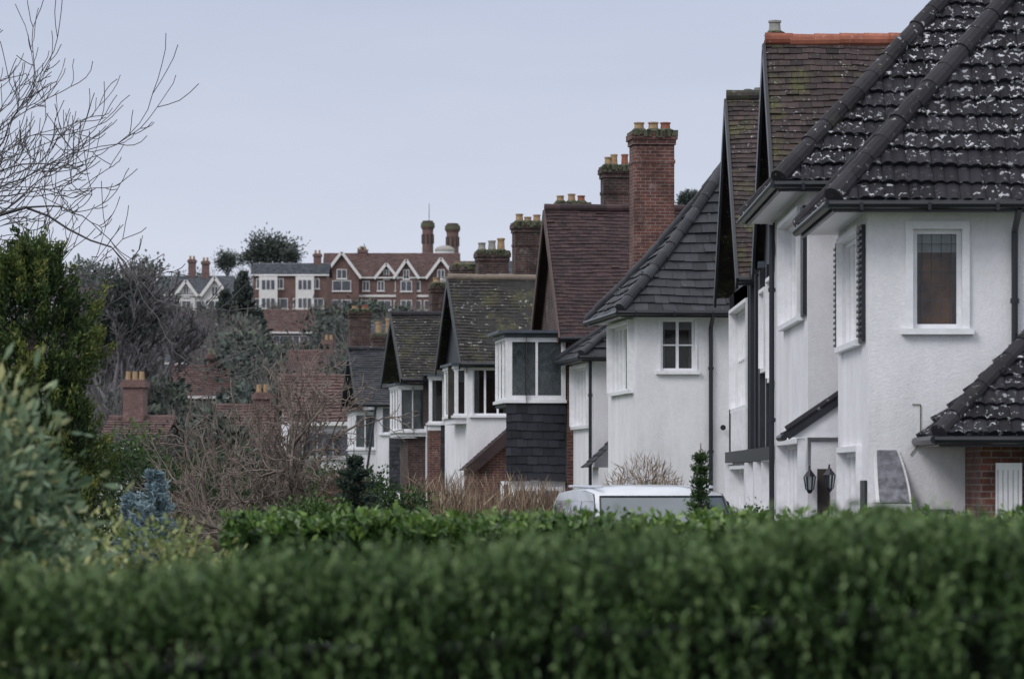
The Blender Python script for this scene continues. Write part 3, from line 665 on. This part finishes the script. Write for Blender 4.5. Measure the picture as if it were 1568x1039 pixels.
conifer('small_cypress',(bx(1073,44),44,0),bz(678,44),.36,LGs,15,6,60,.06,.018,tb=.5)
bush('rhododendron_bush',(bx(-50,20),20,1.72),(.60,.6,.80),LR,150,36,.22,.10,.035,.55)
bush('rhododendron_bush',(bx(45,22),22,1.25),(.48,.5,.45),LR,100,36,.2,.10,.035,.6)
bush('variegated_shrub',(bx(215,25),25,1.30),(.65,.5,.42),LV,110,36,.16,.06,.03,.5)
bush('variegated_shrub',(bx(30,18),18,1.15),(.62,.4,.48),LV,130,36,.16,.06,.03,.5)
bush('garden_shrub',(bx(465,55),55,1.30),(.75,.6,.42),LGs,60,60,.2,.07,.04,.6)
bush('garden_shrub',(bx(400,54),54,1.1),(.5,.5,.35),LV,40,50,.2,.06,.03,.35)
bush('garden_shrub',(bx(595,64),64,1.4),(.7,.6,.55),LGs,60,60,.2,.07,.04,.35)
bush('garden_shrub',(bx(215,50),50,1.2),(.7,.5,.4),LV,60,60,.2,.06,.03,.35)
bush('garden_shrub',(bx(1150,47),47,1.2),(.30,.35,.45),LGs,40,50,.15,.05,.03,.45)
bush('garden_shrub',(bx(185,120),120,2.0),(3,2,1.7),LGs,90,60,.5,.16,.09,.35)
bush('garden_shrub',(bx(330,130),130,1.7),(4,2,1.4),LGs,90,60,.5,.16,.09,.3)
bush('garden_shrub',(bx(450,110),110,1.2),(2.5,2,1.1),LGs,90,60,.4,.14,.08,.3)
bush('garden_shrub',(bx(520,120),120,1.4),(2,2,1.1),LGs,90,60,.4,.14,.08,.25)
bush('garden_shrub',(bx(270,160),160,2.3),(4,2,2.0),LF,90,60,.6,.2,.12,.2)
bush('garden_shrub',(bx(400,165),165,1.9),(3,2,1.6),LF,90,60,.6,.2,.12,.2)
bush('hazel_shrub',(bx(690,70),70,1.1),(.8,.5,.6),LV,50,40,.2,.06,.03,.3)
def twigs(name,x0,x1,y0,y1,z0,z1,n,mat,w=.010,lean=.25):
    C=np.stack([rng.uniform(x0,x1,n),rng.uniform(y0,y1,n),rng.uniform(z0,z1,n)],1); D=rng.normal(size=(n,3))*lean; D[:,2]+=1
    C[:,2]-=rng.random(n)**3*.2; C[:,2]+=.08*np.sin(C[:,0]*5)
    leaves(name,C,D,rng.uniform(.2,.6,n),w*rng.uniform(.6,1.5,n),rng.random(n),mat)
twigs('winter_hedge',bx(672,52),bx(905,52),51.5,53,.4,1.80,8000,LW,.013,.3)
twigs('winter_hedge',bx(555,50),bx(640,50),50,51,.4,1.4,900,LK,.010,.3)
twigs('winter_hedge',bx(620,75),bx(800,75),75,76,.4,2.1,2200,LW,.012,.3)
def twigbush(name,c,r,n,mat,w=.009):
    d=nrm(rng.normal(size=(n,3))); q=rng.random(n)**.5; C=d*q[:,None]*np.array(r); D=d*.8+rng.normal(size=(n,3))*.6; D[:,2]+=.5
    o=leaves(name,C+np.array([0,0,c[2]]),D,rng.uniform(.12,.4,n),w*rng.uniform(.6,1.4,n),rng.random(n),mat); o.location=(c[0],c[1],0)
twigbush('deciduous_shrub',(bx(985,66),66,1.5),(.75,.6,.95),3200,LW,.011)
twigbush('deciduous_shrub',(bx(520,62),62,1.8),(.45,.5,.55),900,LK)
twigbush('deciduous_shrub',(bx(285,62),62,1.3),(.6,.5,.6),900,LK)
twigbush('deciduous_shrub',(bx(1025,62),62,1.4),(.5,.5,.7),1200,LW)
twigbush('deciduous_shrub',(bx(260,125),125,2.2),(2.6,1,1.6),1800,LK,.016)

# ------------------------------------------------------------ hillside buildings
keep=[]
def farhouse(name,x0,x1,D,he,hr,wall,roof,dep=8,floors=2,nw=4,chim=(),zg=None,gables=(),wfac=1.0,rot=0):
    zg=terr(0,D)-.3 if zg is None else zg
    keep.append((784+x0*F/D-12,784+x1*F/D+12,D,735-(zg+he*.75-2)*F/D))
    h=House(name,((x0+x1)/2,D,zg-2),rot); w=(x1-x0)/2; he+=2;hr+=2
    h.box('walls',wall,-w,w,0,dep,0,he)
    ov=.35
    h.slope('roof_tiles',roof,(-w-ov,-ov,he),(w+ov,-ov,he),(-w-ov,dep/2,hr),(w+ov,dep/2,hr),.3,.4,.05)
    h.poly('roof_back',roof,[(-w-ov,dep+ov,he),(w+ov,dep+ov,he),(w+ov,dep/2,hr),(-w-ov,dep/2,hr)])
    for sx in (-w,w): h.poly('gable_wall',wall,[(sx,0,he),(sx,dep,he),(sx,dep/2,hr-.1)])
    h.caps('ridge',roof,(-w-ov,dep/2,hr),(w+ov,dep/2,hr),.15,.6)
    h.box('fascia','fpaint',-w-ov,w+ov,-ov-.05,-ov+.02,he-.2,he)
    def fw(x,z,ww,hh,y=0):
        h.box('window_frame','fpaint',x-ww/2,x+ww/2,y-.06,y+.01,z,z+hh)
        h.box('window_pane','fpane',x-ww/2+.1,x-.05,y-.08,y-.055,z+.1,z+hh-.1); h.box('window_pane','fpane',x+.05,x+ww/2-.1,y-.08,y-.055,z+.1,z+hh-.1)
        h.box('window_sill','fpaint',x-ww/2-.1,x+ww/2+.1,y-.15,y+.01,z-.12,z-.002)
    fh=(he-2)/floors
    for f in range(floors):
        for k in range(nw):
            fw(lerp(-w,w,(k+.5)/nw)+random.uniform(-.25,.25),2+f*fh+fh*.28,1.5*wfac*random.choice((.65,1,1,1.25)),fh*.52)
    for (gx,gw,gz,proj) in gables:
        y=-proj
        if proj>0: h.box('gable_block',wall,gx-gw/2,gx+gw/2,y,0.5,0,he)
        h.mesh('front_gable',wall,[(gx-gw/2,y-.01,he),(gx+gw/2,y-.01,he),(gx,y-.01,gz+2)],[(0,1,2)])
        h.slope('gable_roof',roof,(gx-gw/2-.3,dep/2,he-.2),(gx-gw/2-.3,y-.4,he-.2),(gx,dep/2,gz+2.1),(gx,y-.4,gz+2.1),.4,.5,.03)
        h.slope('gable_roof',roof,(gx+gw/2+.3,y-.4,he-.2),(gx+gw/2+.3,dep/2,he-.2),(gx,y-.4,gz+2.1),(gx,dep/2,gz+2.1),.4,.5,.03)
        for sg in (-1,1): h.beam('barge_board','fpaint',(gx+sg*(gw/2+.35),y-.45,he-.25),(gx,y-.45,gz+2.1),.1,.38)
        fw(gx,he-.3,gw*.3,1.3,y-.02)
        if proj>0:
            for f in range(floors): fw(gx,2+f*fh+fh*.25,gw*.55,fh*.55,y)
    for (cx,cw,cz,np_) in chim:
        h.box('chimney_stack','brickf',cx-cw/2,cx+cw/2,dep/2-.5,dep/2+.5,he,cz+2); h.box('chimney_corbel','brickf',cx-cw/2-.12,cx+cw/2+.12,dep/2-.62,dep/2+.62,cz+1.6,cz+1.9)
        for k in range(np_): h.tube('chimney_pot','pot',(cx-cw/2+cw*(k+.5)/np_,dep/2,cz+2),(cx-cw/2+cw*(k+.5)/np_,dep/2,cz+2.45),.16,.13)
    return h
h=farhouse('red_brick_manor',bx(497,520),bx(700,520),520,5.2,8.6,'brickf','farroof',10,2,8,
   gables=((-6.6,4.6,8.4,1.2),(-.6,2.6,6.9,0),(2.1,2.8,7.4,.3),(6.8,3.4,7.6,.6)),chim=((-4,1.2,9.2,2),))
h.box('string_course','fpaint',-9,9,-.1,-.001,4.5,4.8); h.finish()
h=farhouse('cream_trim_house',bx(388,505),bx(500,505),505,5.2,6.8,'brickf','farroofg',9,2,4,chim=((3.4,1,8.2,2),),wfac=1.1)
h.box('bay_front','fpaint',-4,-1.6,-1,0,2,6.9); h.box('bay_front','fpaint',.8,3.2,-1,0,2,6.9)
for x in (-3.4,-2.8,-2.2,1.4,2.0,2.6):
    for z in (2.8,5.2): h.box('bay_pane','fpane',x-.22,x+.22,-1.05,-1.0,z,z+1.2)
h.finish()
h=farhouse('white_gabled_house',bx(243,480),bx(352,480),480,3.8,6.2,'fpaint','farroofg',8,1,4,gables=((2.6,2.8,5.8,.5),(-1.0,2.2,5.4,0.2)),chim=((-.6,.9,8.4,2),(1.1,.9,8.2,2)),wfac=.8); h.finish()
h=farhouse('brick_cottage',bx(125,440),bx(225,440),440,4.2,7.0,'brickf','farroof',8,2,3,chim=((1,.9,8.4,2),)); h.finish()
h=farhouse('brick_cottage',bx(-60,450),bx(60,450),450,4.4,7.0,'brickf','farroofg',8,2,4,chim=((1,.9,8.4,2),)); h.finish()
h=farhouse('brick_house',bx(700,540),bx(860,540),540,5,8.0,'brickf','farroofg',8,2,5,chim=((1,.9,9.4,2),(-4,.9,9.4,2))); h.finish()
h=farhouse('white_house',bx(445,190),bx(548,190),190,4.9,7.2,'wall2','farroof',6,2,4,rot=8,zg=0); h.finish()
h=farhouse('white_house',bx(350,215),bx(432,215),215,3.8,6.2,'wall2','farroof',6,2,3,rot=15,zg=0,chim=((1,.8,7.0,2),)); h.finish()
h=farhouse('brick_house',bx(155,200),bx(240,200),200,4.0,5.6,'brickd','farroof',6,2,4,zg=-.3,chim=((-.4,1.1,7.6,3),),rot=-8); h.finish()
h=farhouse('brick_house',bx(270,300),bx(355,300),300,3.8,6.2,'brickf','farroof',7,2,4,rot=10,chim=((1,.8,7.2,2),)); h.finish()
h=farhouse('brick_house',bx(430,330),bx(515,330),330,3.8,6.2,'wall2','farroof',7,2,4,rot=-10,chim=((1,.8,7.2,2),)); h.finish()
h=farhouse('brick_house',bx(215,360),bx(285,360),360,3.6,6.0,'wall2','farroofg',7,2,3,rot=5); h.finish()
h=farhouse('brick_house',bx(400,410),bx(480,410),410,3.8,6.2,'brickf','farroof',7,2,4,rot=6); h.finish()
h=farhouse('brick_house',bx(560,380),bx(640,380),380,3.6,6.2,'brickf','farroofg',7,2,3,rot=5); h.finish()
for px,pt,r in ((655,338,.95),(693,342,1.05)):
    D=570; zt=bz(pt,D); t=House('brick_tower',(bx(px,D),D,0)); zb=terr(0,D)-1
    t.tube('shaft','brickf',(0,0,zb),(0,0,zt-1.4),r*.95,r*.85,16); t.tube('corbel','brickf',(0,0,zt-1.4),(0,0,zt-.9),r*.85,r*1.12,16); t.tube('head','cement',(0,0,zt-.9),(0,0,zt-.3),r*1.12,r*1.05,16)
    t.tube('rim','brickd',(0,0,zt-.3),(0,0,zt),r*.9,r*.8,16)
    for k in range(8):
        a=k*math.pi/4; t.box('slot','dark',r*.86*math.cos(a)-.12,r*.86*math.cos(a)+.12,r*.86*math.sin(a)-.12,r*.86*math.sin(a)+.12,zt-3.4,zt-2.0)
    if px<660: t.tube('aerial','barkd',(.2,0,zt),(.2,0,zt+2.6),.05,.04,5)
    t.finish()
t=House('white_cupola',(bx(681,565),565,0)); zc=bz(384,565)
t.tube('drum','fpaint',(0,0,zc-6),(0,0,zc),1.5,1.4,16)
for k in range(6):
    a=k/6*math.pi/2;b=(k+1)/6*math.pi/2; t.tube('dome','potg',(0,0,zc+.8*math.sin(a)),(0,0,zc+.8*math.sin(b)),1.5*math.cos(a),max(.02,1.5*math.cos(b)),16)
t.finish()

CC=[];DD=[];LLn=[];WW=[];TT=[]; C2=[];D2=[];L2=[];W2=[];T2=[]; trunks=Acc()
for i in range(900):
    if i<560: D=rng.uniform(205,640); px=rng.uniform(-700,1900)
    else: D=rng.uniform(205,470); px=rng.uniform(100,700)
    x=bx(px,D); z=terr(x,D); Ht=rng.uniform(5,11)
    if D<270: Ht=rng.uniform(3.5,7)
    ytop=735-(z+Ht-2)*F/D
    mn=395
    if 225<px<720 and D<520: mn=(474 if px>370 or px<345 else 470)+rng.uniform(-14,25)
    if px>=720: mn=430
    if i>=560 and px<225: mn=430
    for (k0,k1,kd,ky) in keep:
        if k0<px<k1 and D<kd+4: mn=max(mn,ky+rng.uniform(-8,12))
    if ytop<mn:
        Ht=(735-mn)*D/F+2-z
        if Ht<1.8: continue
    if 225<px<720 and D>=515: 
        Ht=min(Ht,(735-408)*D/F+2-z)
        if Ht<2.5: continue
    if any(k0-4<px<k1+4 and kd-2<D<kd+11 for (k0,k1,kd,ky) in keep): continue
    r=Ht*rng.uniform(.28,.42); cz=z+Ht-r*1.1
    if rng.random()<.60:
        n=420; d=nrm(rng.normal(size=(n,3))); q=rng.random(n)**.45; C=d*q[:,None]*np.array([r,r,r*1.15])+np.array([x,D,cz]); Dr=d+rng.normal(size=(n,3))*.5; Dr[:,2]+=.6
        CC.append(C);DD.append(Dr);LLn.append(rng.uniform(.5,1.5,n));WW.append(rng.uniform(.03,.075,n));TT.append(np.full(n,rng.random())*.7+rng.random(n)*.3)
        trunks.tube([V((x,D,z-.5)),V((x+.2,D,cz))],[.2,.08],5)
        for k in range(6):
            v=V((float(rng.normal()),float(rng.normal()),1.0)).normalized(); trunks.tube([V((x+.1,D,lerp(z,cz,.5))),V((x,D,cz))+v*r*.75],[.10,.03],4)
    else:
        C,Dr,L_,W_,T_=cloud(26,26,(x,D,cz),(r,r,r*1.2),cs=r*.42,L=.5,W=.3,tb=.15+.5*rng.random(),shell=.4)
        C2.append(C);D2.append(Dr);L2.append(L_);W2.append(W_);T2.append(T_); trunks.tube([V((x,D,z-.5)),V((x,D,cz))],[.25,.12],5)
e=empty('distant_trees')
leaves('bare_crowns',np.concatenate(CC),np.concatenate(DD),np.concatenate(LLn),np.concatenate(WW),np.concatenate(TT),LT,e)
leaves('evergreen_crowns',np.concatenate(C2),np.concatenate(D2),np.concatenate(L2),np.concatenate(W2),np.concatenate(T2),LF,e)
trunks.out('trunks',M['barkf'],e)
def bigtree(name,px,D,ytop,rpx,zr=1.0,nc=90,nl=60):
    x=bx(px,D);z=terr(x,D);r=rpx*D/F;zt=bz(ytop,D); e=empty(name,(x,D,z-.3)); cz=zt-r*zr-z+.3
    leaves('foliage',*cloud(nc,nl,(0,0,cz),(r,r,r*zr),cs=r*.35,L=.10*r+.12,W=.05*r+.05,tb=.35,shell=.2),LF,e)
    a=Acc(); a.tube([V((0,0,0)),V((.1,0,cz*.6)),V((0,0,cz))],[r*.09,r*.06,r*.04],7)
    for k in range(9): 
        t=k*.7; a.tube([V((0,0,cz*.7)),V((r*.6*math.cos(t),r*.6*math.sin(t),cz+r*zr*.3))],[r*.035,r*.01],5)
    a.out('trunk',M['barkf'],e)
bigtree('cedar_tree',420,545,362,42,zr=.5,nc=60); bigtree('cedar_tree',348,550,384,22,zr=.7,nc=50); bigtree('cedar_tree',388,548,376,24,zr=.7,nc=40); bigtree('evergreen_tree',445,540,376,18,zr=.8,nc=40)
for px,yt,D,r in ((372,410,430,3.2),(345,440,410,2.2),(1076,283,330,.9),(555,372,600,.9),(395,470,400,2.2),(530,470,410,1.8)):
    zz=terr(0,D); conifer('pine_tree',(bx(px,D),D,zz-.2),bz(yt,D)-zz,r,LF,16,10,60,.55,.2,tb=.3,sp=.25)
bigtree('evergreen_tree',1055,320,292,18,zr=.8)
PT=dict(seg=4,wob=.12,tap=.7,up=[0,.08,.1,.1,.08,.05],max=5,k=[4,3,3,3,2],ang=.42,lr=.68,rmin=.028,side=.45,lift=.1)
for i,(px,yt,D) in enumerate(((178,385,235),(215,400,245),(250,420,260),(150,420,250),(120,400,260))):
    x=bx(px,D); z=terr(x,D); Ht=bz(yt,D)-z; bare('poplar_tree',(x,D,z),PT,M['barkf'],(Ht*.32,.22),40+i,(Ht*.20,Ht))
for px,yt,D,rp in ((185,455,238,40),(222,475,250,30),(160,500,240,26)):
    bigtree('ivy_clad_tree',px,D,yt-45,rp,zr=1.5,nc=120,nl=60)

# ------------------------------------------------------------ parked van
vm,nt,b=newmat('silver_white_paint'); b.inputs['Metallic'].default_value=.2; b.inputs['Roughness'].default_value=.3; b.inputs['Coat Weight'].default_value=.6
f=noise(nt,objco(nt),2.5,5); nt.links.new(ramp(nt,f,[(.3,(.50,.53,.58)),(.7,(.62,.65,.70))]),b.inputs['Base Color'])
M['van']=vm
gm,nt,b=newmat('tinted_glass'); b.inputs['Roughness'].default_value=.06; b.inputs['Specular IOR Level'].default_value=.9; b.inputs['Coat Weight'].default_value=.8
nt.links.new(ramp(nt,noise(nt,objco(nt),1.2,2),[(.3,(.06,.08,.10)),(.7,(.12,.15,.18))]),b.inputs['Base Color'])
M['vglass']=gm; M['rubber']=plain('rubber',(.02,.02,.02),.8,.2,5,.1); M['lamp']=plain('lamp_lens',(.5,.5,.5),.15,.1,5,0)
vn=House('parked_van',(2.12,46.3,0),9)
prof=[(.03,.35),(0,.6),(.02,.85),(.12,1.0),(.5,1.10),(.92,1.16),(1.2,1.42),(1.48,1.72),(1.62,1.83),(1.85,1.90),(2.6,1.945),(3.6,1.94),(4.4,1.90),(4.62,1.78),(4.72,1.2),(4.75,.35)]
def hw(z): return .95 if z<1.0 else .95-.15*((z-1.0)/.95)**1.4
K=[-1,-.96,-.8,-.4,0,.4,.8,.96,1]
vs=[];fs=[]
for (y,z) in prof:
    for k in K:
        e_=abs(k); dz=-.07*max(0,(e_-.4)/.6)**2.2 if z>1.7 else 0; dy=.10*max(0,(e_-.3)/.7)**2 if y<1.7 else 0
        vs.append((k*hw(z),y+dy,z+dz))
n=len(K)
for i in range(len(prof)-1):
    for j in range(n-1): fs.append((i*n+j,i*n+j+1,(i+1)*n+j+1,(i+1)*n+j))
vn.mesh('body','van',vs,fs)
for sg,j in ((-1,0),(1,n-1)):
    top=[V(vs[i*n+j]) for i in range(1,len(prof)-1)]
    rows=6
    for a_,b_ in zip(top[:-1],top[1:]):
        for k in range(rows):
            def P(p,t): z=lerp(.35,p.z,t); return (sg*hw(z),p.y,z)
            vn.poly('body_side','van',[P(a_,k/rows),P(b_,k/rows),P(b_,(k+1)/rows),P(a_,(k+1)/rows)])
def onscreen(k,t,off=.012):
    y=lerp(.98,1.56,t); z=lerp(1.21,1.785,t); e_=abs(k); return (k*hw(z)*.93,y+.10*max(0,(e_-.3)/.7)**2-off,z+off)
kk=[-1,-.7,-.35,0,.35,.7,1]; tt=[0,.33,.66,1]
for a_,b_ in zip(kk[:-1],kk[1:]):
    for t0,t1 in zip(tt[:-1],tt[1:]): vn.poly('windscreen','vglass',[onscreen(a_,t0),onscreen(b_,t0),onscreen(b_,t1),onscreen(a_,t1)])
for a_,b_ in zip(kk[:-1],kk[1:]): vn.beam('windscreen_seal','black',V(onscreen(a_,1,.016)),V(onscreen(b_,1,.016)),.02,.02)
for sg in (-1,1): vn.beam('windscreen_seal','black',V(onscreen(sg,0,.016)),V(onscreen(sg,1,.016)),.02,.02)
for sg in (-1,1):
    def S(y,z): return (sg*(hw(z)+.006),y,z)
    for y0,y1,yb in ((1.62,2.45,1.15),(2.55,3.5,2.55),(3.6,4.45,3.6)):
        vn.poly('side_window','vglass',[S(yb,1.18),S(y1,1.18),S(y1,1.5),S(lerp(yb,y0,.6),1.5)]); vn.poly('side_window','vglass',[S(lerp(yb,y0,.6),1.5),S(y1,1.5),S(y1,1.74),S(y0,1.74)])
    vn.box('mirror','black',sg*.95-.02,sg*.95+.16*sg+.02*sg,.98,1.08,1.12,1.36)
    vn.box('headlamp','lamp',min(sg*.55,sg*.88),max(sg*.55,sg*.88),-.0,.1,.72,.92)
    vn.tube('roof_rail','van',(sg*.70,1.9,1.92),(sg*.70,4.3,1.92),.018)
    for y in (.85,3.85):
        vn.tube('wheel','rubber',(sg*.72,y,.33),(sg*.955,y,.33),.33,.33,24); vn.tube('hub','lamp',(sg*.955,y,.33),(sg*.965,y,.33),.2,.18,16)
vn.box('grille','black',-.5,.5,-.02,.05,.55,.72); vn.box('bumper','black',-.88,.88,-.03,.1,.35,.5); vn.box('number_plate','paint',-.26,.26,-.045,-.03,.42,.52)
vn.beam('wiper','black',(-.5,.95,1.22),(.1,1.1,1.38),.015,.015); vn.beam('wiper','black',(.05,.95,1.22),(.6,1.12,1.38),.015,.015)
vn.finish()
for o in bpy.data.objects:
    if o.parent and o.parent.name.startswith('parked_van') and o.name.startswith('body'):
        for p in o.data.polygons: p.use_smooth=True

fe=House('white_picket_fence',(bx(150,150),150,0))
for k in range(14): fe.box('post','paint',k*.22,k*.22+.09,0,.05,0,1.9+.1*(k%3))
fe.box('rail','paint',0,3,.05,.08,.6,.7); fe.box('rail','paint',0,3,.05,.08,1.5,1.6); fe.finish()

# ------------------------------------------------------------ light, sky, camera
w=bpy.data.worlds.new('World'); scene.world=w; w.use_nodes=True; nt=w.node_tree; bg=nt.nodes['Background']
sd=V((.58,.60,-.72)).normalized(); el=math.asin(-sd.z); az=math.atan2(-sd.x,-sd.y)
sky=nd(nt,'ShaderNodeTexSky',sky_type='NISHITA'); sky.sun_disc=False; sky.sun_elevation=el; sky.sun_rotation=az%(2*math.pi)
tc=nd(nt,'ShaderNodeTexCoord'); sp=nd(nt,'ShaderNodeSeparateXYZ'); nt.links.new(tc.outputs['Generated'],sp.inputs[0])
mp=nd(nt,'ShaderNodeMapping'); mp.inputs['Scale'].default_value=(1,1,5); nt.links.new(tc.outputs['Generated'],mp.inputs[0])
nz=noise(nt,mp.outputs[0],6,5,.55)
ad=nd(nt,'ShaderNodeMath',operation='MULTIPLY_ADD'); nt.links.new(nz,ad.inputs[0]); ad.inputs[1].default_value=.09; nt.links.new(sp.outputs[2],ad.inputs[2])
k=1/1.4
cl=ramp(nt,ad.outputs[0],[(.03,(.69*k,.73*k,.84*k)),(.10,(.66*k,.70*k,.83*k)),(.18,(.53*k,.58*k,.73*k)),(.4,(.92*k,.96*k,1.07*k)),(1,(1,1,1))])
vm_=nd(nt,'ShaderNodeVectorMath',operation='SCALE'); nt.links.new(cl,vm_.inputs[0]); vm_.inputs['Scale'].default_value=14
mx=mixc(nt,.92,sky.outputs[0],vm_.outputs[0]); nt.links.new(mx,bg.inputs['Color']); bg.inputs['Strength'].default_value=.1
sl=bpy.data.lights.new('overcast_sun','SUN'); sl.energy=1.3; sl.angle=R(22); sl.color=(1,.98,.97)
so=bpy.data.objects.new('overcast_sun',sl); so.rotation_euler=sd.to_track_quat('-Z','Y').to_euler(); so.location=(-20,-10,40); scene.collection.objects.link(so)
cam=bpy.data.cameras.new('camera'); co=bpy.data.objects.new('camera',cam); scene.collection.objects.link(co); scene.camera=co
co.location=(0,0,2.0); co.rotation_euler=(R(90),0,0); cam.lens=135; cam.sensor_width=36; cam.sensor_fit='HORIZONTAL'; cam.shift_y=215.5/1568
cam.clip_start=.1; cam.clip_end=8000; cam.dof.use_dof=True; cam.dof.focus_distance=68; cam.dof.aperture_fstop=4.5
scene.view_settings.view_transform='Standard'; scene.view_settings.look='None'; scene.view_settings.exposure=0
